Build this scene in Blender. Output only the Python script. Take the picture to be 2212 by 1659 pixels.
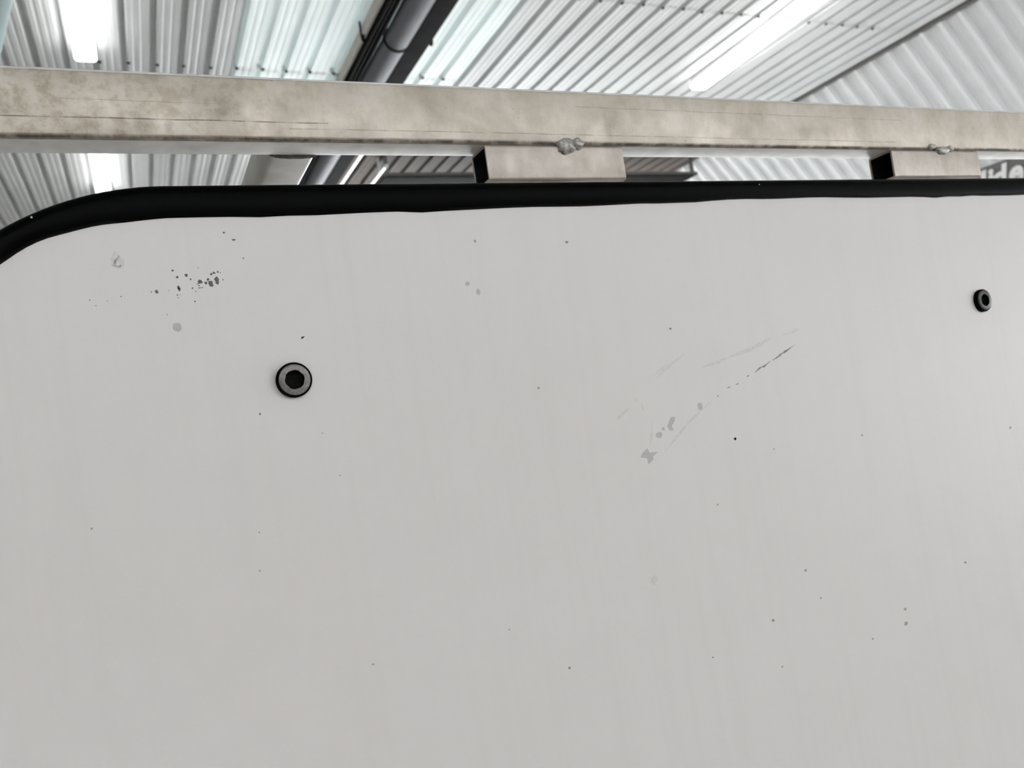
import bpy, bmesh, math, random
from mathutils import Vector, Matrix, noise

random.seed(7)
scene = bpy.context.scene
for o in list(bpy.data.objects):
    bpy.data.objects.remove(o)

CAM_Z = 1.60            # camera height above the yard floor
ZR = 3.20               # roof height above the camera
ROOF = CAM_Z + ZR
PITCH = 0.2045          # rib spacing of the sheeting
RIDGE_X = 2.30 * ZR     # where the flat roof meets the sloping sheeting

# ------------------------------------------------------------------ camera
cam_data = bpy.data.cameras.new('camera')
cam = bpy.data.objects.new('camera', cam_data)
scene.collection.objects.link(cam)
cam_data.sensor_width = 36.0
cam_data.lens = 36.0 * 1731.0 / 2212.0
cam_data.clip_start = 0.01
R_ = Vector((0.89948967, -0.41236117, -0.14448737))
D_ = Vector((-0.11431421, 0.09707233, -0.98869066))
F_ = Vector((0.42172337, 0.905834, 0.04017682))
m = Matrix.Identity(4)
for i in range(3):
    m[i][0] = R_[i]; m[i][1] = -D_[i]; m[i][2] = -F_[i]
m.translation = Vector((0, 0, CAM_Z))
cam.matrix_world = m
cam_data.dof.use_dof = True
cam_data.dof.focus_distance = 0.47
cam_data.dof.aperture_fstop = 15.0
scene.camera = cam

# ------------------------------------------------------------------ sky and exposure
world = bpy.data.worlds.new('overcast_sky')
scene.world = world
world.use_nodes = True
bg = world.node_tree.nodes['Background']
bg.inputs['Color'].default_value = (0.93, 0.97, 1.0, 1)
bg.inputs['Strength'].default_value = 4.0
scene.view_settings.view_transform = 'Standard'
scene.view_settings.look = 'None'
scene.view_settings.gamma = 1.0
scene.view_settings.use_curve_mapping = False
scene.view_settings.exposure = 0.52
scene.cycles.max_bounces = 5
scene.cycles.diffuse_bounces = 4
scene.cycles.glossy_bounces = 2
scene.cycles.transmission_bounces = 2
scene.cycles.use_adaptive_sampling = True
scene.cycles.adaptive_threshold = 0.15

# ------------------------------------------------------------------ helpers
WORLD = {}

def obj(name, bm, mat, parent=None, smooth=False, origin=None):
    """One mesh object from world-space geometry, origin at its centre."""
    if origin is None:
        lo = Vector([min(v.co[i] for v in bm.verts) for i in range(3)])
        hi = Vector([max(v.co[i] for v in bm.verts) for i in range(3)])
        origin = (lo + hi) / 2
    origin = Vector(origin)
    for v in bm.verts:
        v.co -= origin
    bmesh.ops.recalc_face_normals(bm, faces=bm.faces)
    me = bpy.data.meshes.new(name)
    bm.to_mesh(me); bm.free()
    if smooth:
        for p in me.polygons: p.use_smooth = True
        if smooth != 'all':
            me.set_sharp_from_angle(angle=math.radians(smooth if smooth is not True else 35))
    me.materials.append(mat)
    o = bpy.data.objects.new(name, me)
    scene.collection.objects.link(o)
    place(o, origin, parent)
    return o

def place(o, origin, parent=None):
    origin = Vector(origin)
    o.parent = parent
    o.location = origin - (WORLD[parent.name] if parent else Vector())
    WORLD[o.name] = origin

def thing(name, label, cat, loc, group=None):
    o = bpy.data.objects.new(name, None)
    o.empty_display_size = 0.05
    scene.collection.objects.link(o)
    place(o, loc)
    tag(o, label, cat, group)
    return o

def tag(o, label=None, cat=None, group=None, kind=None):
    if label: o['label'] = label
    if cat: o['category'] = cat
    if group: o['group'] = group
    if kind: o['kind'] = kind
    return o

def copy_of(src, name, origin, parent):
    o = src.copy()
    o.name = name
    scene.collection.objects.link(o)
    place(o, origin, parent)
    return o

def rounded_rect(a0, a1, b0, b1, r, seg=5):
    pts = []
    for cx, cy, s in ((a1-r, b1-r, 0), (a0+r, b1-r, 90), (a0+r, b0+r, 180), (a1-r, b0+r, 270)):
        for k in range(seg+1):
            t = math.radians(s + 90*k/seg)
            pts.append((cx + r*math.cos(t), cy + r*math.sin(t)))
    return pts

def loft(bm, rings, closed=True, caps=True):
    rv = [[bm.verts.new(p) for p in ring] for ring in rings]
    n = len(rv[0])
    for a, b in zip(rv, rv[1:]):
        for i in range(n if closed else n-1):
            j = (i+1) % n
            bm.faces.new((a[i], a[j], b[j], b[i]))
    if caps:
        bm.faces.new(rv[0][::-1]); bm.faces.new(rv[-1])
    return rv

def axis_pt(axis, s, a, b):
    # profile (a,b) at station s along the axis
    return {'x': (s, a, b), 'y': (a, s, b), 'z': (a, b, s)}[axis]

def bar(axis, s0, s1, a0, a1, b0, b1, r=0.003, wall=None, steps=1, seg=5):
    """Rectangular tube with rounded corners along an axis; hollow when wall is given."""
    bm = bmesh.new()
    prof = rounded_rect(a0, a1, b0, b1, r, seg)
    st = [s0 + (s1-s0)*k/steps for k in range(steps+1)]
    if wall is None:
        loft(bm, [[axis_pt(axis, s, a, b) for a, b in prof] for s in st])
    else:
        inner = rounded_rect(a0+wall, a1-wall, b0+wall, b1-wall, max(r-wall, 0.0006), seg)
        ring = [prof and [axis_pt(axis, s, a, b) for a, b in prof] for s in st]
        rin = [[axis_pt(axis, s, a, b) for a, b in inner] for s in reversed(st)]
        loft(bm, ring + rin + [ring[0]], caps=False)
        bmesh.ops.remove_doubles(bm, verts=bm.verts, dist=1e-6)
    return bm

def box(x0, x1, y0, y1, z0, z1, bm=None):
    bm = bm or bmesh.new()
    v = [bm.verts.new(p) for p in ((x0,y0,z0),(x1,y0,z0),(x1,y1,z0),(x0,y1,z0),(x0,y0,z1),(x1,y0,z1),(x1,y1,z1),(x0,y1,z1))]
    for f in ((3,2,1,0),(4,5,6,7),(0,1,5,4),(1,2,6,5),(2,3,7,6),(3,0,4,7)):
        bm.faces.new([v[i] for i in f])
    return bm

def cyl(p0, p1, r, n=20, bm=None, r1=None):
    bm = bm or bmesh.new()
    p0, p1 = Vector(p0), Vector(p1)
    d = (p1-p0).normalized()
    u = d.orthogonal().normalized(); w = d.cross(u)
    rings = []
    for p, rr in ((p0, r), (p1, r if r1 is None else r1)):
        rings.append([p + u*rr*math.cos(2*math.pi*k/n) + w*rr*math.sin(2*math.pi*k/n) for k in range(n)])
    loft(bm, rings)
    return bm

# ------------------------------------------------------------------ materials
class Nodes:
    def __init__(s, name):
        s.mat = bpy.data.materials.new(name); s.mat.use_nodes = True
        s.t = s.mat.node_tree; s.b = s.t.nodes['Principled BSDF']
    def n(s, typ, **kw):
        x = s.t.nodes.new(typ)
        for k, v in kw.items():
            if k.startswith('i_'): x.inputs[k[2:].replace('_', ' ')].default_value = v
            else: setattr(x, k, v)
        return x
    def l(s, a, b): s.t.links.new(a, b)
    def pos(s, scale=(1,1,1)):
        g = s.n('ShaderNodeNewGeometry'); mp = s.n('ShaderNodeMapping')
        mp.inputs['Scale'].default_value = scale
        s.l(g.outputs['Position'], mp.inputs['Vector']); return mp.outputs['Vector']
    def noise(s, scale, detail=2, rough=0.55, stretch=(1,1,1)):
        x = s.n('ShaderNodeTexNoise'); x.inputs['Scale'].default_value = scale
        x.inputs['Detail'].default_value = detail; x.inputs['Roughness'].default_value = rough
        s.l(s.pos(stretch), x.inputs['Vector']); return x.outputs['Fac']
    def ramp(s, fac, stops):
        r = s.n('ShaderNodeValToRGB'); e = r.color_ramp.elements
        while len(e) < len(stops): e.new(0.5)
        for k, (p, c) in enumerate(stops):
            e[k].position = p; e[k].color = (*c, 1) if len(c) == 3 else c
        s.l(fac, r.inputs['Fac']); return r.outputs['Color']
    def math(s, op, a, b=None, clamp=False):
        x = s.n('ShaderNodeMath', operation=op, use_clamp=clamp)
        for k, v in enumerate((a, b)):
            if v is None: continue
            if isinstance(v, (int, float)): x.inputs[k].default_value = v
            else: s.l(v, x.inputs[k])
        return x.outputs[0]
    def mix(s, fac, a, b, mode='MIX'):
        x = s.n('ShaderNodeMix', data_type='RGBA', blend_type=mode)
        for k, v in ((0, fac), (6, a), (7, b)):
            if isinstance(v, (int, float)): x.inputs[k].default_value = v
            elif isinstance(v, tuple): x.inputs[k].default_value = (*v, 1)
            else: s.l(v, x.inputs[k])
        return x.outputs[2]

def plain(name, col, rough=0.5, metal=0.0, var=0.12, scale=30, spec=0.5):
    N = Nodes(name)
    lo = tuple(max(0, c*(1-var)) for c in col); hi = tuple(min(1, c*(1+var)) for c in col)
    N.l(N.ramp(N.noise(scale), [(0.3, lo), (0.7, hi)]), N.b.inputs['Base Color'])
    N.b.inputs['Roughness'].default_value = rough
    N.b.inputs['Metallic'].default_value = metal
    N.b.inputs['Specular IOR Level'].default_value = spec
    return N.mat

def panel_material():
    N = Nodes('white_panel_lacquer')
    base = N.ramp(N.noise(5, 3), [(0.3, (0.820, 0.768, 0.745)), (0.7, (0.836, 0.790, 0.768))])
    # faint run-off streaks, much longer than wide, and a fine speckle
    streak = N.ramp(N.noise(1.0, 4, 0.6, (95, 1, 3.0)), [(0.50, (1, 1, 1)), (0.80, (0.975, 0.975, 0.972))])
    fine = N.ramp(N.noise(1600, 2, 0.7), [(0.25, (0.975, 0.975, 0.975)), (0.75, (1.015, 1.01, 1.01))])
    c = N.mix(1.0, base, streak, 'MULTIPLY'); c = N.mix(1.0, c, fine, 'MULTIPLY')
    N.l(c, N.b.inputs['Base Color'])
    N.b.inputs['Roughness'].default_value = 0.42
    N.b.inputs['Specular IOR Level'].default_value = 0.3
    return N.mat

def rail_material(name, bright=1.0, lines=(), warm=1.0):
    N = Nodes(name)
    k = bright
    c = N.ramp(N.noise(28, 6, 0.62), [(0.25, (0.40*k, 0.347*k, 0.29*k*warm)), (0.5, (0.53*k, 0.467*k, 0.40*k*warm)), (0.75, (0.60*k, 0.545*k, 0.485*k*warm))])
    # cloudy patina blotches, dirtier towards the weathered left end
    blot = N.ramp(N.noise(125, 4, 0.72), [(0.38, (0.72, 0.69, 0.62)), (0.56, (1, 1, 1))])
    g = N.n('ShaderNodeNewGeometry'); sp = N.n('ShaderNodeSeparateXYZ'); N.l(g.outputs['Position'], sp.inputs[0])
    mr = N.n('ShaderNodeMapRange'); N.l(sp.outputs['X'], mr.inputs['Value'])
    for i, v in (('From Min', 0.16), ('From Max', -0.02), ('To Min', 0.28), ('To Max', 0.95)): mr.inputs[i].default_value = v
    c = N.mix(mr.outputs[0], c, N.mix(1.0, c, blot, 'MULTIPLY'))
    drag = N.ramp(N.noise(1.0, 5, 0.65, (130, 40, 22)), [(0.40, (0.95, 0.945, 0.94)), (0.6, (1.01, 1.01, 1.01))])
    c = N.mix(1.0, c, drag, 'MULTIPLY')
    spots = N.ramp(N.noise(210, 2, 0.5), [(0.19, (0.25, 0.24, 0.22)), (0.25, (1, 1, 1))])
    c = N.mix(0.8, c, N.mix(1.0, c, spots, 'MULTIPLY'))
    wob = N.noise(26, 3)
    for x0, x1, z0, z1, w, s in lines:      # long drag scratches and the painted corner shade along the tube
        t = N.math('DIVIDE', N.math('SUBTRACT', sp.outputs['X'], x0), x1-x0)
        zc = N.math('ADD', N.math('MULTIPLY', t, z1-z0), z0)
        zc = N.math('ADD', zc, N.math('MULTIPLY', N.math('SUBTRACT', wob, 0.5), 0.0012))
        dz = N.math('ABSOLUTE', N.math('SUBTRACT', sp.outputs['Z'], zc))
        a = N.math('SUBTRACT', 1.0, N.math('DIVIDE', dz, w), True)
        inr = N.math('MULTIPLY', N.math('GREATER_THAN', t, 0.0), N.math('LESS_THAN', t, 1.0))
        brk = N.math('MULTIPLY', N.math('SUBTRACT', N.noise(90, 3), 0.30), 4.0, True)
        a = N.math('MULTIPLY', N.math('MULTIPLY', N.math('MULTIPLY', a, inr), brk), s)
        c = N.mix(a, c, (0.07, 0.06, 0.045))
    N.l(c, N.b.inputs['Base Color'])
    N.b.inputs['Metallic'].default_value = 0.5
    N.l(N.ramp(N.noise(60, 4), [(0.3, (0.34,)*3), (0.7, (0.55,)*3)]), N.b.inputs['Roughness'])
    bp = N.n('ShaderNodeBump'); bp.inputs['Strength'].default_value = 0.25; bp.inputs['Distance'].default_value = 0.0004
    N.l(N.noise(260, 4), bp.inputs['Height']); N.l(bp.outputs[0], N.b.inputs['Normal'])
    return N.mat

def sheet_material(name, col, rough=0.35, metal=0.0, translucent=0.0, var=0.1):
    N = Nodes(name)
    lo = tuple(c*(1-var) for c in col); hi = tuple(min(1, c*(1+var)) for c in col)
    c = N.ramp(N.noise(2.2, 2, 0.6, (1.6, 0.45, 1)), [(0.3, lo), (0.7, hi)])
    N.l(c, N.b.inputs['Base Color'])
    N.b.inputs['Roughness'].default_value = rough
    N.b.inputs['Metallic'].default_value = metal
    if translucent:
        tr = N.n('ShaderNodeBsdfTranslucent'); N.l(c, tr.inputs['Color'])
        mx = N.n('ShaderNodeMixShader'); mx.inputs[0].default_value = translucent
        out = N.t.nodes['Material Output']
        N.l(N.b.outputs[0], mx.inputs[1]); N.l(tr.outputs[0], mx.inputs[2]); N.l(mx.outputs[0], out.inputs['Surface'])
    return N.mat

def glow(name, col, strength):
    N = Nodes(name)
    N.b.inputs['Base Color'].default_value = (0.9, 0.9, 0.9, 1)
    N.b.inputs['Emission Color'].default_value = (*col, 1)
    N.b.inputs['Emission Strength'].default_value = strength
    return N.mat

def smear(name, col, amount):
    N = Nodes(name)
    N.b.inputs['Base Color'].default_value = (*col, 1)
    N.b.inputs['Roughness'].default_value = 0.6
    a = N.math('MULTIPLY', N.ramp(N.noise(420, 4, 0.7), [(0.34, (0, 0, 0)), (0.62, (1, 1, 1))]), amount)
    N.l(a, N.b.inputs['Alpha'])
    return N.mat

M = {}
M['panel'] = panel_material()
M['rubber'] = plain('black_rubber', (0.0014, 0.0014, 0.0015), 0.30, 0, 0.2, 120, 0.025)
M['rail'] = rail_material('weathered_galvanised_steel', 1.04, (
    (-0.62, 1.45, CAM_Z+0.1833, CAM_Z+0.1833, 0.0019, 0.9), (-0.60, 0.124, CAM_Z+0.1943, CAM_Z+0.1937, 0.00055, 0.95), (-0.02, 0.06, CAM_Z+0.2042, CAM_Z+0.2036, 0.0003, 0.5),  # first band: shade of the rail's lower corner painted as a dark line
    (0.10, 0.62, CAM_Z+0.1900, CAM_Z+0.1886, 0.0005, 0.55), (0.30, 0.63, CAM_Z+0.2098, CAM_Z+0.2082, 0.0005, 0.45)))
M['lit_zinc'] = plain('bounce_lit_zinc', (0.84, 0.82, 0.80), 0.36, 0.22, 0.12, 55)  # reflected light on the rail underside put into a paler zinc
M['tube_steel'] = plain('dull_zinc_tube', (0.60, 0.575, 0.55), 0.42, 0.4, 0.12, 40)
M['spacer'] = rail_material('pale_galvanised_steel', 1.02, (), 1.04)
M['bore'] = plain('tube_inside_shade', (0.012, 0.012, 0.013), 0.7, 0, 0.4, 300, 0.15)  # shade inside the open spacers painted near black
M['weld'] = plain('grey_weld_metal', (0.46, 0.43, 0.40), 0.40, 0.4, 0.3, 420)
M['weld_shadow'] = plain('weld_shadow_metal', (0.10, 0.095, 0.09), 0.6, 0.3, 0.5, 300)
M['bolt'] = plain('worn_bolt_steel', (0.215, 0.195, 0.185), 0.42, 0.45, 0.25, 500)
M['bolt_dark'] = plain('dark_reflection_bolt_steel', (0.045, 0.045, 0.042), 0.34, 0.3, 0.4, 500)  # dark reflection on the far bolt painted into its colour
M['bolt_side'] = plain('black_bolt_flank', (0.003, 0.0025, 0.0025), 0.6, 0, 0.2, 200, 0.03)
M['socket'] = plain('grimy_socket', (0.006, 0.006, 0.005), 0.8, 0, 0.5, 600, 0.1)
M['chip'] = plain('dark_grey_undercoat', (0.135, 0.13, 0.125), 0.6, 0, 0.3, 900)
M['scuff'] = plain('grey_primer', (0.565, 0.535, 0.525), 0.5, 0, 0.05, 500, 0.3)
M['scratch'] = plain('scratch_grey', (0.27, 0.265, 0.26), 0.6, 0, 0.3, 700)
M['fleck'] = plain('black_dirt', (0.012, 0.011, 0.01), 0.7, 0, 0.2, 500)
M['speck'] = plain('dirt_speck', (0.36, 0.345, 0.33), 0.7, 0, 0.35, 400)
M['smear'] = smear('dusty_smear', (0.48, 0.46, 0.445), 0.13)
M['haze'] = smear('faint_haze', (0.45, 0.44, 0.42), 0.16)
M['smudge'] = smear('dark_smudge', (0.2, 0.195, 0.19), 0.5)
M['sheet'] = sheet_material('grey_white_roof_sheet', (0.62, 0.635, 0.64), 0.32)
M['rooflight'] = sheet_material('milky_rooflight_sheet', (0.82, 0.865, 0.86), 0.3, 0, 0.20, 0.05)
M['unlit_brown_sheet'] = sheet_material('unlit_brown_roof_sheet', (0.10, 0.080, 0.069), 0.75)  # dimness of the unlit far bay put into a brown colour
M['slope_sheet'] = sheet_material('white_translucent_wall_sheet', (0.84, 0.85, 0.855), 0.35, 0, 0.07, 0.04)
M['screw'] = plain('rusty_dark_screw', (0.045, 0.04, 0.035), 0.6, 0.2, 0.3, 60)
M['pipe'] = plain('grey_plastic_pipe', (0.15, 0.152, 0.175), 0.5, 0, 0.08, 6, 0.35)
M['black_steel'] = plain('black_painted_steel', (0.012, 0.011, 0.0105), 0.6, 0, 0.25, 8, 0.02)
M['cable'] = plain('black_cable', (0.012, 0.012, 0.012), 0.55, 0, 0.2, 12, 0.06)
M['beige'] = plain('beige_conduit', (0.55, 0.51, 0.47), 0.45, 0, 0.08, 8)
M['beam'] = plain('grey_painted_beam', (0.13, 0.125, 0.12), 0.6, 0, 0.1, 5, 0.15)
M['fixture'] = plain('white_lamp_housing', (0.8, 0.8, 0.79), 0.4, 0, 0.03, 8)
M['tube'] = glow('cool_white_diffuser', (1.0, 0.985, 0.97), 6.5)
M['slim_tube'] = glow('slim_tube_light', (1.0, 0.99, 0.97), 1.5)
M['strut'] = plain('pale_blue_paint', (0.50, 0.60, 0.62), 0.4, 0, 0.06, 5)
M['sign_board'] = plain('grey_sign_board', (0.14, 0.135, 0.13), 0.45, 0, 0.12, 6)
M['sign_letter'] = plain('white_sign_letter', (0.85, 0.84, 0.83), 0.45, 0, 0.03, 10)
M['floor'] = plain('yard_concrete', (0.55, 0.53, 0.50), 0.7, 0, 0.12, 2.5)
M['block_wall'] = plain('shade_block_wall', (0.26, 0.24, 0.22), 0.8, 0, 0.08, 1.5)

# ------------------------------------------------------------------ the setting: floor, added light-blocking walls, roof, sloping sheeting
tag(obj('floor', box(-12, 30, -22, 16, -0.12, 0.0), M['floor']), 'grey concrete yard floor under the roof', kind='structure')
tag(obj('shade_wall_back', box(-5.1, 2.2, 13.05, 13.25, 0.0, ROOF+0.10), M['block_wall']), 'unseen block wall added to darken the left half of the far end', kind='structure')  # added to shut out daylight that overlit the far left roof
tag(obj('shade_wall_front', box(-5.1, RIDGE_X, -7.5, -7.25, 0.0, 3.7), M['block_wall']), 'block wall added behind the camera to dim the panel, open above', kind='structure')  # added to hold back sky light from the panel
tag(obj('shade_wall_left', box(-5.3, -5.1, -7.2, 13.25, 0.0, ROOF+0.10), M['block_wall']), 'unseen block wall added along the left side to darken the roof', kind='structure')  # added to shut out sky light from the left

def sheet_profile(n_ribs=5, H=0.046, S=0.0026):
    """Height over width of one trapezoidal sheet seen from below: pans with two small stiffeners, narrow raised ribs."""
    p = []
    for k in range(n_ribs):
        x = k*PITCH
        p += [(x, H), (x+0.014, H), (x+0.030, 0.0), (x+0.062, 0.0), (x+0.068, S), (x+0.082, S), (x+0.088, 0.0),
              (x+0.116, 0.0), (x+0.122, S), (x+0.136, S), (x+0.142, 0.0), (x+0.174, 0.0), (x+0.1905, H)]
    p += [(n_ribs*PITCH-0.002, H+0.0018), (n_ribs*PITCH+0.014, H+0.0018)]
    return p

def sheet_mesh(name, length, mat, n_ribs=5, H=0.046, S=0.0026):
    """Rib axis along local Y, width along local X, thin folded steel."""
    bm = bmesh.new()
    prof = sheet_profile(n_ribs, H, S)
    loop = [(x, z) for x, z in prof] + [(x, z+0.0012) for x, z in reversed(prof)]
    loft(bm, [[(x, y, z) for x, z in loop] for y in (0.0, length)], caps=False)
    n = len(prof)
    bm.verts.ensure_lookup_table()
    N2 = len(loop)
    for base in (0, N2):
        for i in range(n-1):
            bm.faces.new((bm.verts[base+i], bm.verts[base+i+1], bm.verts[base+N2-2-i], bm.verts[base+N2-1-i]))
    bmesh.ops.recalc_face_normals(bm, faces=bm.faces)
    me = bpy.data.meshes.new(name); bm.to_mesh(me); bm.free()
    me.materials.append(mat)
    return me

RIB0 = 0.064*ZR                                  # one rib of the flat roof
COVER = 5*PITCH
laps = [-7.2, -4.6, -1.9, 0.55, 2.10, 3.65, 1.645*ZR, 2.113*ZR, 8.10, 9.30, 3.315*ZR, 13.0]
ceiling = bpy.data.objects.new('ceiling', None); scene.collection.objects.link(ceiling); place(ceiling, (0, 5, ROOF))
tag(ceiling, 'ribbed metal sheet roof seen from below', kind='structure')
first_x = RIB0 - 5*COVER - PITCH
cols = []
x = first_x
while x < RIDGE_X - 0.02:
    n = min(5, max(1, math.ceil((RIDGE_X + 0.03 - x)/PITCH)))
    cols.append((x, n)); x += n*PITCH
cache = {}
def sheet(length, mkey, n):
    key = (round(length, 4), mkey, n)
    if key not in cache: cache[key] = sheet_mesh('roof_sheet', length, M[mkey], n)
    return cache[key]
for b, (y0, y1) in enumerate(zip(laps, laps[1:])):
    for x, n in cols:
        xm = (x + n*PITCH/2)/ZR
        mk = 'sheet'
        if b <= 7 and (-0.60 < xm < -0.40 or 0.33 < xm < 0.55 or (b >= 4 and 0.78 < xm < 0.9)): mk = 'rooflight'  # left column and near bays: unseen rooflights added to brighten rail and panel
        if b in (8, 9) and xm > 0.78: mk = 'unlit_brown_sheet'
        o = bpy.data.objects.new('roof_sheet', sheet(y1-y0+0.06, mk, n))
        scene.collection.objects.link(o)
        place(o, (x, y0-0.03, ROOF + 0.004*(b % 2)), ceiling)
# lap screws with dark washers at the ribs of the two laps in view
bm = cyl((0, 0, 0), (0, 0, -0.004), 0.016, 10); cyl((0, 0, -0.004), (0, 0, -0.014), 0.009, 6, bm)
screw0 = None
def lap_screws(y, k0, k1):
    global screw0
    for k in range(k0, k1):
        p = (RIB0 + k*PITCH + 0.030 + random.uniform(-.006, .006), y + random.uniform(-.012, .012), ROOF)
        if screw0 is None: screw0 = obj('screw', bm, M['screw'], ceiling, origin=(0, 0, 0)); place(screw0, p, ceiling)
        else: copy_of(screw0, 'screw', p, ceiling)
lap_screws(laps[6]-0.025, 14, 33)
lap_screws(laps[7]-0.025, -1, 14)
lap_screws(laps[8]-0.025, -3, 12)

# sloping white sheeting on the right: ribs run down the slope, spaced along Y
ANG = math.radians(50)
DN = Vector((math.cos(ANG), 0, -math.sin(ANG)))
wall_right = bpy.data.objects.new('wall_right', None); scene.collection.objects.link(wall_right)
place(wall_right, (RIDGE_X, 5, ROOF)); tag(wall_right, 'white ribbed sheeting sloping down from the roof edge', kind='structure')
sl_len = (ROOF-2.3)/math.sin(ANG)
SLP = 0.0642*ZR/PITCH
slope_me = sheet_mesh('wall_sheet', sl_len, M['slope_sheet'], 5, -0.060, -0.004)
for k in range(-13, 7):
    o = bpy.data.objects.new('wall_sheet', slope_me); scene.collection.objects.link(o)
    y = 2.077*ZR - 0.02 + k*COVER*SLP
    ex = Vector((0, 1, 0))*SLP; ey = DN; ez = Vector((math.sin(ANG), 0, math.cos(ANG)))
    o.parent = wall_right
    mm = Matrix.Identity(4)
    for i in range(3): mm[i][0] = ex[i]; mm[i][1] = ey[i]; mm[i][2] = ez[i]
    mm.translation = Vector((RIDGE_X+0.06, y, ROOF+0.02)) - WORLD[wall_right.name]
    o.matrix_local = mm
tag(obj('trim_1', bar('y', -7.2, 13.0, RIDGE_X-0.03, RIDGE_X+0.035, ROOF-0.03, ROOF-0.004, 0.004), M['beam']),
    'grey angle trim where roof and sloping sheeting meet', kind='structure')

# ------------------------------------------------------------------ steel frame: rail, cross tube, spacers, posts, welds
RY0, RY1 = 0.475, 0.500
frame = thing('steel_support', 'weathered galvanised steel rail with welded spacers above the white panel', 'steel support', (0.4, 0.49, 0.0))
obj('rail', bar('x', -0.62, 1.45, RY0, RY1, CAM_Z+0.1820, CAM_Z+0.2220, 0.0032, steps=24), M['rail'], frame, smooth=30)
rail_o = [c for c in frame.children if c.name.startswith('rail')][0]
rail_o.data.materials.append(M['lit_zinc'])
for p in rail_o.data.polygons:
    if p.normal.z < -0.9 or 0.45 < p.normal.z < 0.99: p.material_index = 1  # underside and bright top edge take the painted-in light
obj('cross_tube', bar('y', RY1+0.0002, 1.60, 0.0916, 0.1200, CAM_Z+0.1826, CAM_Z+0.2126, 0.0035, wall=0.002), M['tube_steel'], frame, smooth=30)
for x0, x1 in ((0.2268, 0.3352), (0.6135, 0.7278)):
    sp = obj('spacer', bar('x', x0, x1, RY0+0.0004, RY1-0.0004, CAM_Z+0.1572, CAM_Z+0.1819, 0.0022, wall=0.0016), M['spacer'], frame, smooth=30)
    inner = rounded_rect(RY0+0.0021, RY1-0.0021, CAM_Z+0.1589, CAM_Z+0.1802, 0.0012)
    bm = bmesh.new()
    loft(bm, [[(s, a, b) for a, b in inner] for s in (x0+0.0006, x1-0.0004)], caps=False)
    bm.faces.new([v for v in bm.verts if v.co.x > x1-0.001])
    tag(obj('bore', bm, M['bore'], sp), 'inside of the open tube with its shade painted dark')
    obj('post', bar('z', 0.0, CAM_Z+0.1480, (x0+x1)/2-0.02, (x0+x1)/2+0.02, RY0, RY1, 0.003), M['spacer'], frame, smooth=30)

def blob(c, r, seed, amp=0.22, sub=4):
    bm = bmesh.new()
    bmesh.ops.create_icosphere(bm, subdivisions=sub, radius=1.0)
    for v in bm.verts:
        d = v.co.normalized()
        k = 1 + amp*noise.noise(d*1.7 + Vector((seed*3.1, seed, 0))) + amp*0.5*noise.noise(d*4.2 + Vector((seed, 9, seed)))
        v.co = Vector((c[0]+d.x*r[0]*k, c[1]+d.y*r[1]*k, c[2]+d.z*r[2]*k))
    return bm
for c, r, s in (((0.2888, 0.4754, 0.1810), (0.0078, 0.0036, 0.0056), 1), ((0.2975, 0.4753, 0.1828), (0.0058, 0.0030, 0.0042), 2),
                ((0.6790, 0.4752, 0.1812), (0.0085, 0.0030, 0.0036), 3), ((0.6660, 0.4752, 0.1850), (0.0060, 0.0018, 0.0022), 4),
                ((0.6900, 0.4752, 0.1835), (0.0045, 0.0022, 0.0028), 5)):
    obj('weld_bead', blob((c[0], c[1], CAM_Z+c[2]), r, s), M['weld'], frame, smooth='all')
obj('weld_bead', blob((0.1055, 0.5004, CAM_Z+0.1829), (0.0150, 0.0030, 0.0022), 6), M['weld_shadow'], frame, smooth='all')  # oval shadow at the cross tube joint, drawn as a dark bead

# ------------------------------------------------------------------ white panel with rubber edge trim, bolts and marks
PF = 0.450                                     # front face
PX0, PX1, PZ0, PZ1, PR = -0.1235, 1.12, CAM_Z-0.80, CAM_Z+0.1480, 0.148
panel = thing('white_panel', 'large white panel with a rounded corner and black rubber edge', 'panel', (0.45, PF+0.004, PZ0))

def outline(inset, seg=40, straight=60):
    """Closed outline of the panel, clockwise from the upper left, inset from its outer edge."""
    r = PR - inset
    x0, x1, z0, z1 = PX0+inset, PX1-inset, PZ0+inset, PZ1-inset
    pts = []
    for cx, cz, s in ((x1-r, z1-r, 0), (x0+r, z1-r, 90), (x0+r, z0+r, 180), (x1-r, z0+r, 270)):
        for k in range(seg+1):
            t = math.radians(s + 90*k/seg)
            pts.append((cx + r*math.cos(t), cz + r*math.sin(t)))
        if s == 0:                             # points along the straight top for the wavy lip
            a, b = pts[-1], (x0+r, z1)
            pts += [(a[0]+(b[0]-a[0])*k/straight, a[1]) for k in range(1, straight)]
    return pts
bm = bmesh.new()
loft(bm, [[(x, y, z) for x, z in outline(0.003)] for y in (PF, PF+0.008)])
sheet_o = obj('sheet', bm, M['panel'], panel)

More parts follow.
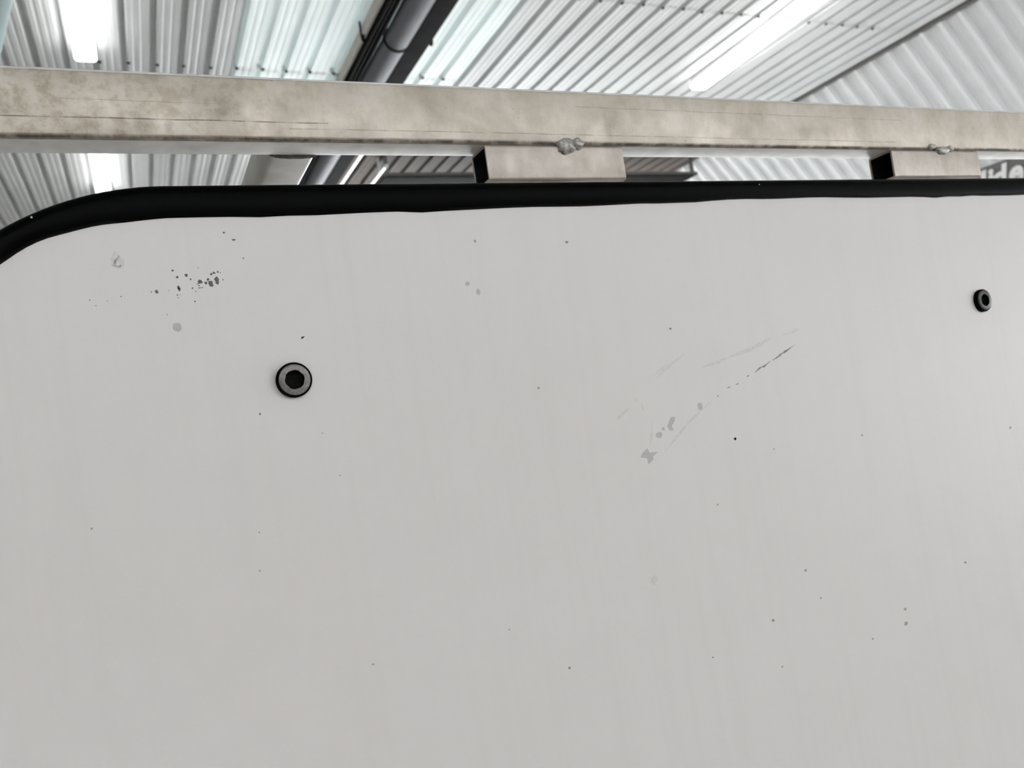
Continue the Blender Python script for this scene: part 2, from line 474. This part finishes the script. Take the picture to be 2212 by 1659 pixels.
# U-shaped edge trim: front lip, rounded crown and back lip swept round the outline
def lip_inset(x, z):
    w = 0.0144
    if z > PZ1-0.05:
        w = 0.0180 - 0.0030*min(1, max(0, (x-0.19)/0.22)) + 0.0018*min(1, max(0, (x-0.46)/0.28)) + 0.0004*math.sin(x*23) + 0.0003*math.sin(x*71+1)
        w -= 0.0036*min(1, max(0, (0.0-x)/0.05))
        w += 0.0006*noise.noise(Vector((x*60, 3, 0)))
        for cxx, h in ((0.078, 0.0011), (0.170, 0.0010), (0.30, 0.0006)):
            w += h*math.exp(-((x-cxx)/0.006)**2)
    return w
mid = outline(0.0)
cen = Vector(((PX0+PX1)/2, (PZ0+PZ1)/2))
sect = [('lip', PF-0.0002), ('lip', PF-0.0026), (0.0060, PF-0.0038), (0.0034, PF-0.0030), (0.0014, PF-0.0014), (0.0, PF+0.0022),
        (0.0006, PF+0.0075), (0.003, PF+0.0108), (0.014, PF+0.0115), (0.014, PF+0.0083)]
rings = []
cache_o = {}
def inset_pts(d):
    if d not in cache_o: cache_o[d] = outline(d)
    return cache_o[d]
for d, y in sect:
    ring = []
    if d == 'lip':
        a, b = inset_pts(0.0), inset_pts(0.02)
        for (ax, az), (bx, bz) in zip(a, b):
            k = lip_inset(ax, az)/0.02
            if y < PF-0.001: k *= 0.93
            ring.append((ax+(bx-ax)*k, y, az+(bz-az)*k))
    else:
        ring = [(x, y, z) for x, z in inset_pts(d)]
    rings.append(ring)
bm = bmesh.new()
loft(bm, rings + [rings[0]], caps=False)
bmesh.ops.remove_doubles(bm, verts=bm.verts, dist=1e-7)
tag(obj('edge_trim', bm, M['rubber'], panel, smooth=50), 'black rubber edge trim')

def revolve(c, prof, n=48):
    """Profile of (radius, height in front of the panel) turned about the bolt axis."""
    bm = bmesh.new()
    rings = [[(c[0]+r*math.cos(2*math.pi*k/n), PF-h, c[1]+r*math.sin(2*math.pi*k/n)) for k in range(n)] for r, h in prof]
    loft(bm, rings, caps=False)
    return bm
def hexring(c, r, h, rot, n=48):
    out = []
    for k in range(n):
        a = 2*math.pi*k/n; s = (a-rot) % (math.pi/3) - math.pi/6
        rr = r*math.cos(math.pi/6)/math.cos(s)
        rr = min(rr, r*0.91)
        out.append((c[0]+rr*math.cos(a), PF-h, c[1]+rr*math.sin(a)))
    return out
def make_bolt(c, mat, label, rot):
    head = revolve(c, [(0.00855, 0.0034), (0.0084, 0.0038), (0.0080, 0.0040)])
    n = 48
    bm = head
    top = [v for v in bm.verts if abs(v.co.y-(PF-0.0040)) < 1e-7]
    hx = [bm.verts.new(p) for p in hexring(c, 0.0059, 0.0041, rot)]
    for k in range(n): bm.faces.new((top[k], top[(k+1) % n], hx[(k+1) % n], hx[k]))
    h = tag(obj('bolt', bm, mat, panel, smooth=40), label)
    obj('flank', revolve(c, [(0.0097, -0.0002), (0.0097, 0.0026), (0.0093, 0.0032), (0.00855, 0.0034)]), M['bolt_side'], h, smooth=40)
    bm = bmesh.new()
    loft(bm, [hexring(c, 0.0059, 0.0041, rot), hexring(c, 0.0056, 0.0036, rot), hexring(c, 0.0053, 0.0002, rot)], caps=False)
    bm.faces.new([v for v in bm.verts if abs(v.co.y-(PF-0.0002)) < 1e-7])
    obj('socket', bm, M['socket'], h)
make_bolt((0.0783, CAM_Z+0.0372), M['bolt'], 'grey round bolt head with a dark hexagon socket', 0.2)
make_bolt((0.6600, CAM_Z+0.0400), M['bolt_dark'], 'round bolt head near the frame edge, dark reflection in its colour', 0.5)

# marks on the lacquer; coordinates in millimetres from the camera's height on the panel face
def flake(pts, h=0.00012, bm=None):
    bm = bm or bmesh.new()
    a = [bm.verts.new((x/1000, PF+0.0001, CAM_Z+z/1000)) for x, z in pts]
    b = [bm.verts.new((x/1000, PF-h, CAM_Z+z/1000)) for x, z in pts]
    n = len(pts)
    for i in range(n): bm.faces.new((a[i], a[(i+1) % n], b[(i+1) % n], b[i]))
    bm.faces.new(b)
    return bm
def patch(x, z, rx, rz, rag=0.3, n=14):
    ph = random.random()*9
    pts = []
    for k in range(n):
        t = 2*math.pi*k/n
        q = 1 + rag*noise.noise(Vector((math.cos(t)*1.6+ph*5, math.sin(t)*1.6, ph))) * 1.6
        pts.append((x+rx*q*math.cos(t), z+rz*q*math.sin(t)))
    return pts
def stroke(pts, w0, w1, jag=0.5, step=1.2):
    path = []
    for (xa, za), (xb, zb) in zip(pts, pts[1:]):
        n = max(2, int(math.hypot(xb-xa, zb-za)/step))
        path += [(xa+(xb-xa)*k/n, za+(zb-za)*k/n) for k in range(n)]
    path.append(pts[-1])
    L, Rr = [], []
    for i, p in enumerate(path):
        q = path[min(i+1, len(path)-1)]; s = path[max(i-1, 0)]
        dx, dz = q[0]-s[0], q[1]-s[1]; d = math.hypot(dx, dz) or 1
        t = i/(len(path)-1)
        w = (w0+(w1-w0)*t)*(0.25+0.75*math.sin(math.pi*min(max(t, .06), .94)))*(1+jag*random.uniform(-1, 1))
        L.append((p[0]-dz/d*w, p[1]+dx/d*w)); Rr.append((p[0]+dz/d*w*random.uniform(.6, 1), p[1]-dx/d*w*random.uniform(.6, 1)))
    return L + Rr[::-1]
CHIPS=[(23.99, 101.86, 0.61, 0.49),(25.81, 98.18, 0.57, 0.63),(30.43, 98.74, 0.8, 0.74),(32.27, 96.62, 0.45, 0.49),(36.88, 95.02, 1.09, 1.05),(39.55, 94.16, 0.7, 0.7),(40.94, 96.03, 0.7, 0.77),(42.21, 93.72, 1.27, 1.54),(45.46, 95.76, 1.2, 1.19),(45.24, 93.95, 0.83, 0.84),(44.2, 99.34, 0.67, 0.56),(42.76, 98.72, 0.51, 0.63),(46.29, 99.85, 0.53, 0.49),(15.07, 90.99, 0.67, 0.87),(12.51, 91.16, 0.31, 0.35),(25.85, 92.68, 0.55, 0.94),(26.09, 91.56, 0.57, 0.91),(24.8, 88.62, 0.38, 0.35),(33.0, 84.67, 0.51, 0.35),(32.59, 91.83, 0.43, 0.47),(34.03, 90.0, 0.32, 0.28),(37.58, 91.78, 0.32, 0.28),(36.05, 92.92, 0.38, 0.35),(35.38, 93.8, 0.38, 0.27),(47.6, 99.28, 0.27, 0.29),(48.44, 95.44, 0.33, 0.35),(36.76, 102.54, 0.26, 0.28),(26.31, 88.59, 0.24, 0.21),(25.2, 87.22, 0.26, 0.21),(-1.85, 89.65, 0.31, 0.34),(-13.84, 85.87, 0.39, 0.19),(-8.38, 87.78, 0.29, 0.2),(-16.29, 88.88, 0.35, 0.26),(36.1, 91.74, 0.8, 0.21),(21.17, 91.27, 0.26, 0.2),(52.08, 121.11, 0.6, 0.58),(56.55, 116.97, 1.0, 0.42),(60.36, 106.68, 0.4, 0.36),(58.23, 20.94, 0.39, 0.42),(18.63, 78.69, 0.26, 0.21)]
GREY=[(22.73, 71.62, 2.19, 2.39),(189.58, 84.37, 1.5, 1.46),(195.82, 78.77, 1.4, 1.98),(349.08, -11.79, 1.95, 2.55),(315.93, -22.9, 1.23, 1.04),(311.83, -26.47, 2.46, 2.08),(374.56, -38.11, 1.37, 1.08),(408.17, -50.45, 0.9, 0.68)]
SPECKS=[(-27.93, -24.69, 0.61, 0.69),(100.5, -124.88, 0.77, 0.76),(47.57, -61.57, 0.59, 0.6),(58.37, 21.11, 0.6, 0.63),(227.23, 15.41, 0.97, 0.88),(220.2, -158.41, 1.15, 0.96),(383.06, -167.87, 1.69, 1.26),(419.45, -140.46, 1.54, 1.14),(511.51, -189.98, 1.77, 1.19),(510.01, -200.64, 2.23, 1.53),(586.61, -169.65, 1.65, 1.11),(334.24, 43.96, 1.17, 0.98),(263.18, 107.4, 1.23, 1.1),(198.59, 110.6, 1.09, 1.02),(96.64, -18.65, 0.53, 0.53),(49.89, -41.55, 0.47, 0.48),(429.56, -162.83, 1.13, 0.82),(350.89, -80.47, 0.99, 0.79),(374.8, -38.22, 1.45, 1.15),(496.32, -52.9, 1.21, 0.9),(90.14, 6.01, 0.5, 0.52),(669.78, -71.21, 1.82, 1.21),(473.39, -203.26, 1.18, 0.84),(384.79, -200.72, 1.04, 0.76),(327.58, -179.52, 0.95, 0.76),(184.21, -125.98, 0.62, 0.53)]
STAR = [(300.89, -33.87), (302.16, -37.01), (309.03, -37.41), (304.39, -39.92), (304.65, -41.88), (300.0, -44.61), (299.68, -40.47), (294.46, -39.03), (296.94, -36.22)]
HOOK = [(323.55, -15.86), (327.28, -16.35), (324.91, -20.49), (323.05, -21.93), (324.21, -25.09), (321.23, -24.94), (319.44, -21.82), (321.06, -19.05)]
SCR1 = [(443.35, 22.35), (436.16, 19.46), (429.11, 16.88), (423.41, 14.33), (420.07, 13.26)]
SCR2 = [(417.58, 12.67), (411.16, 9.69), (407.06, 9.01), (401.99, 6.07)]
SCR3 = [(396.02, 4.64), (393.96, 4.04)]
SCR4 = [(385.79, 0.01), (382.58, -0.44)]
SCR5 = [(377.53, -1.5), (374.69, -1.98)]
SCR6 = [(366.35, -6.28), (364.69, -7.02)]
SM1 = [(342.22, 25.28), (328.11, 18.78), (316.5, 11.52)]
SM2 = [(421.57, 29.37), (401.44, 23.54), (383.19, 20.08)]
SM3 = [(384.97, 20.32), (368.91, 17.17), (354.98, 14.58)]
SM4 = [(308.2, -16.66), (305.83, -25.35), (302.84, -33.27)]
SM5 = [(291.1, -5.68), (286.07, -8.59), (281.05, -11.72)]
SM6 = [(301.2, -4.4), (302.92, -9.26)]
SM7 = [(326.67, 19.59), (314.55, 13.69)]
SM8 = [(449.53, 33.61), (433.79, 30.4)]
SM9 = [(360.44, -8.93), (336.54, -21.81), (314.34, -38.21)]
SM10 = [(298.19, 0.08), (296.55, -2.28)]
FLECK = [(85.23, 59.52), (85.76, 60.84), (87.63, 61.04), (86.79, 60.1)]
SMUDGE = [(-0.35, 110.86), (-2.41, 108.41), (-3.26, 106.11), (-1.3, 105.01), (-0.01, 105.94)]
tiny = bmesh.new()
for x, z, rx, rz in CHIPS:
    if max(rx, rz) > 0.66: obj('paint_chip', flake(patch(x, z, rx*1.05, rz*1.05, 0.42, 18)), M['chip'], panel)
    else: flake(patch(x, z, rx, rz, 0.3, 9), bm=tiny)
tag(obj('paint_speckle', tiny, M['chip'], panel), 'fine dark specks around the chipped paint', kind='stuff')
for x, z, rx, rz in GREY:
    obj('scuff_spot', flake(patch(x, z, rx, rz, 0.12, 20)), M['scuff'], panel)
obj('scuff_mark', flake(STAR), M['scuff'], panel)
obj('scuff_mark', flake(HOOK), M['scuff'], panel)
for pts, w0, w1 in ((SCR1, 0.42, 0.95), (SCR2, 0.5, 0.75), (SCR3, 0.6, 0.6), (SCR4, 0.35, 0.35), (SCR5, 0.6, 0.8), (SCR6, 0.5, 0.5)):
    obj('scratch', flake(stroke(pts, w0, w1)), M['scratch'], panel)
obj('dirt_fleck', flake(FLECK), M['fleck'], panel)
tiny = bmesh.new()
for x, z, rx, rz in SPECKS: flake(patch(x, z, rx*0.8, rz*0.8, 0.3, 9), bm=tiny)
tag(obj('dust_specks', tiny, M['speck'], panel), 'scattered faint dirt specks over the white panel', kind='stuff')
for pts, w in ((SM1, 1.3), (SM2, 2.0), (SM3, 1.4), (SM4, 0.9), (SM5, 1.2), (SM6, 1.1), (SM7, 1.0), (SM8, 1.3), (SM9, 1.0), (SM10, 0.8)):
    obj('smear', flake(stroke(pts, w, w, 0.35, 2.5), 0.00006), M['smear'], panel)
obj('smudge', flake(stroke(SMUDGE, 0.8, 0.9, 0.4, 0.8), 0.00006), M['smudge'], panel)
obj('smudge', flake(patch(-1.8, 107.8, 2.9, 4.6, 0.3, 20), 0.00004), M['haze'], panel)
obj('smudge', flake(patch(290.8, -119.2, 3.2, 3.0, 0.35, 20), 0.00006), M['smear'], panel)
# pale scratches and specks on the rubber
for x, z, r in ((-37.0, 131.0, 0.55), (430.5, 143.0, 0.45)):
    b_ = bmesh.new(); bmesh.ops.create_icosphere(b_, subdivisions=1, radius=r/1000, matrix=Matrix.Translation((x/1000, PF-0.0037, CAM_Z+z/1000)))
    obj('dust_grain', b_, M['sign_letter'], panel)

# ------------------------------------------------------------------ roof furniture
def lamp(x, y0, y1, width, z, rot, label):
    c = Vector((x, (y0+y1)/2, z))
    t = thing('ceiling_light', label, 'light', (x, (y0+y1)/2, ROOF-0.001), 'fluorescent battens under the roof')
    hl = (y1-y0)/2; w = width/2
    obj('housing', bar('y', c.y-hl+0.02, c.y+hl-0.02, x-w*0.72, x+w*0.72, z+0.012, ROOF-0.001, 0.01), M['fixture'], t, smooth=40)
    obj('diffuser', bar('y', c.y-hl+0.03, c.y+hl-0.03, x-w, x+w, z-0.045, z+0.012, 0.026, seg=6), M['tube'], t, smooth=40)
    for s in (-1, 1):
        obj('end_cap', bar('y', c.y+s*(hl-0.03)-0.012, c.y+s*(hl-0.03)+0.012, x-w*0.8, x+w*0.8, z-0.030, z+0.014, 0.02, seg=6), M['tube'], t, smooth=40)
    t.rotation_euler.z = rot
    return t
LZ = ROOF-0.075
lk = (ZR-0.10)/ZR
lamp(-0.020*ZR*lk, 1.63*ZR*lk, 2.105*ZR*lk, 0.150, LZ, 0.0, 'near glowing batten light at upper left above the rail')
lamp(-0.026*ZR*lk, 2.70*ZR*lk, 3.18*ZR*lk, 0.150, LZ, 0.0, 'far glowing batten light behind the rounded panel corner')
lamp(1.790*ZR*lk, 1.30*ZR*lk, 2.090*ZR*lk, 0.190, LZ, -0.05, 'bright batten light at upper right near the sloping sheeting')
lamp(1.800*ZR*lk, 2.60*ZR*lk, 3.08*ZR*lk, 0.170, LZ, 0.0, 'batten light mostly hidden behind the first welded spacer')

def slim_lamp(x, y0, y1, z, label):
    t = thing('tube_light', label, 'light', (x, (y0+y1)/2, z), 'slim tubes beyond the pipes')
    obj('tube', cyl((x, y0, z), (x, y1, z), 0.012, 12), M['slim_tube'], t, smooth=40)
    obj('clip', box(x-0.012, x+0.012, y0+0.25, y0+0.28, z+0.015, ROOF+0.002), M['fixture'], t)
    obj('end_cap', cyl((x, y0-0.03, z+0.002), (x, y0, z+0.002), 0.022, 12), M['fixture'], t)
sk = (ZR-0.20)/ZR
slim_lamp(0.816*ZR*sk, 2.62*ZR*sk, 3.6*ZR*sk, ROOF-0.20, 'thin glowing strip beside the dark steel channel')  # bright line along the channel, drawn as a glowing strip
slim_lamp(0.9405*ZR*sk, 2.855*ZR*sk, 3.7*ZR*sk, ROOF-0.20, 'short slim glowing tube at the end of the dark beam')

# service run: cables, grey pipe and black channel hung under the roof along Y
PZ = ROOF-0.13
pk = (ZR-0.13)/ZR
y_a, y_b = 0.2, 12.9
def run_x(u): return u*ZR*pk
pipe = thing('drain_pipe', 'grey plastic pipe running between black cables and dark channel', 'pipe', (run_x(0.702), 6.5, PZ))
obj('pipe_body', cyl((run_x(0.702), y_a, PZ), (run_x(0.702), y_b, PZ), 0.098, 28), M['pipe'], pipe, smooth=40)
def ring_clip(y, x, r, parent):
    bm = bmesh.new(); rings = []
    for k in range(33):
        t = 2*math.pi*k/32
        rings.append([(x+rr*math.cos(t), y+dy, PZ+rr*math.sin(t)) for rr, dy in ((r, -.012), (r+.008, -.012), (r+.008, .012), (r, .012))])
    loft(bm, rings, caps=False)
    obj('pipe_clip', bm, M['black_steel'], parent, smooth=40)
for y in (1.90*ZR*pk, 3.6, 9.6): ring_clip(y, run_x(0.702), 0.098, pipe)
tag(obj('steel_channel', bar('y', y_a, y_b, run_x(0.737), run_x(0.790), PZ-0.03, ROOF-0.001, 0.006), M['black_steel'], smooth=30),
    'wide black steel channel along the right side of the pipe', 'channel')
for u, w, lb in ((0.6375, 0.012, 'leftmost thin black cable beside the grey pipe'), (0.6480, 0.012, 'middle thin black cable beside the grey pipe'),
                 (0.6590, 0.013, 'thin black cable touching the grey pipe')):
    bm = bmesh.new(); rings = []
    for k in range(41):
        y = y_a+(y_b-y_a)*k/40; dx = 0.002*math.sin(k*0.9+u*90); zz = PZ+0.010+0.004*math.cos(k*0.7+u*50)
        rings.append([(run_x(u)+dx+w*math.cos(2*math.pi*j/10), y, zz+w*math.sin(2*math.pi*j/10)) for j in range(10)])
    loft(bm, rings)
    tag(obj('cable', bm, M['cable'], smooth=60), lb, 'cable', 'cables along the pipe')
tag(obj('cable_backing', bar('y', y_a, y_b, run_x(0.634), run_x(0.6675), PZ+0.032, ROOF-0.001, 0.004), M['black_steel'], smooth=30),
    'black cable tray above the thin cables', 'cable tray')
tag(obj('conduit', bar('y', y_a, y_b, run_x(0.621), run_x(0.633), PZ+0.05, ROOF-0.001, 0.006), M['beige'], smooth=40),
    'flat beige conduit left of the black cables', 'conduit')
yh = 1.905*ZR*pk
hang = thing('strap_hanger', 'black hooked strap holding cables and channel under the roof', 'hanger', (run_x(0.62), yh, ROOF))
for xa, xb, zl, xr in ((run_x(0.612), run_x(0.618), 0.055, run_x(0.612)), (run_x(0.794), run_x(0.802), 0.055, run_x(0.802))):
    hb = bmesh.new(); rings = []
    for k in range(9):
        t = math.pi*k/8
        xm, hw = (xa+xb)/2, (xb-xa)/2
        rings.append([(xm-hw*math.cos(t)+a, yh+b_, PZ+0.03-zl*math.sin(t)) for a, b_ in ((-.006, -.009), (.006, -.009), (.006, .009), (-.006, .009))])
    loft(hb, rings)
    obj('hook', hb, M['black_steel'], hang, smooth=40)
    obj('rod', box(xr-0.006, xr+0.006, yh-.009, yh+.009, PZ+0.03, ROOF+0.002), M['black_steel'], hang)

# cross beam near the far bay
bk = (ZR-0.24)/ZR
by = 2.935*ZR*bk
beam = thing('roof_beam', 'dark grey steel beam crossing behind the first welded spacer', 'beam', (5.0, by, ROOF-0.24))
obj('web', bar('x', 0.955*ZR*bk, 2.47*ZR*bk, by, by+0.05, ROOF-0.268, ROOF-0.222, 0.004), M['beam'], beam, smooth=30)
obj('lower_flange', bar('x', 0.955*ZR*bk, 2.45*ZR*bk, by-0.01, by+0.34, ROOF-0.284, ROOF-0.268, 0.003), M['black_steel'], beam, smooth=30)
for x in (0.97*ZR*bk, 1.75*ZR*bk, RIDGE_X-0.12):
    obj('hanger', box(x-0.02, x+0.02, by+0.01, by+0.04, ROOF-0.225, ROOF+0.003), M['beam'], beam)

# pale blue brace at the upper left
a = Vector((-0.365+0.015, 4.4, CAM_Z+2.44)); b_ = Vector((-0.47, 4.4, CAM_Z+2.02))
d = (b_-a).normalized()
tag(obj('brace', cyl(a - d*0.80, a + d*1.3, 0.035, 20), M['strut'], smooth=40), 'pale blue diagonal tube at the far upper left under the roof', 'brace')

# sign on the sloping sheeting
SX = 8.30
s_y0, s_y1, s_z0, s_z1 = 3.7, 6.6, CAM_Z+1.50, CAM_Z+1.882
sign = thing('sign', 'dark grey sign with bold white letters beside the second welded spacer', 'sign', (SX, 5.15, s_z0))
obj('board', bar('y', s_y0, s_y1, SX, SX+0.03, s_z0, s_z1, 0.003), M['sign_board'], sign, smooth=30)
for y in (4.2, 6.1):
    obj('bracket', box(SX+0.03, SX+0.40, y-0.02, y+0.02, s_z1-0.06, s_z1-0.03), M['beam'], sign)
def letter(ch, y_left, z_base, size, off):
    cu = bpy.data.curves.new('letter', 'FONT')
    cu.body = ch; cu.size = size; cu.extrude = 0.004; cu.offset = off; cu.shear = 0.19; cu.resolution_u = 3
    tmp = bpy.data.objects.new('letter_curve', cu); scene.collection.objects.link(tmp)
    bpy.context.view_layer.update()
    me = bpy.data.meshes.new_from_object(tmp.evaluated_get(bpy.context.evaluated_depsgraph_get()))
    bpy.data.objects.remove(tmp); bpy.data.curves.remove(cu)
    xs = [v.co.x for v in me.vertices]; x0 = min(xs)
    for v in me.vertices:
        lx, ly, lz = v.co
        v.co = Vector((-lz, -(lx-x0), ly))
    me.flip_normals()
    me.materials.clear(); me.materials.append(M['sign_letter'])
    o = bpy.data.objects.new('letter', me); scene.collection.objects.link(o)
    place(o, (SX-0.004, y_left, z_base), sign)
for ch, y in (('l', 5.455), ('i', 5.375), ('d', 5.315), ('e', 5.135)):
    letter(ch, y, CAM_Z+1.625, 0.31, 0.012)
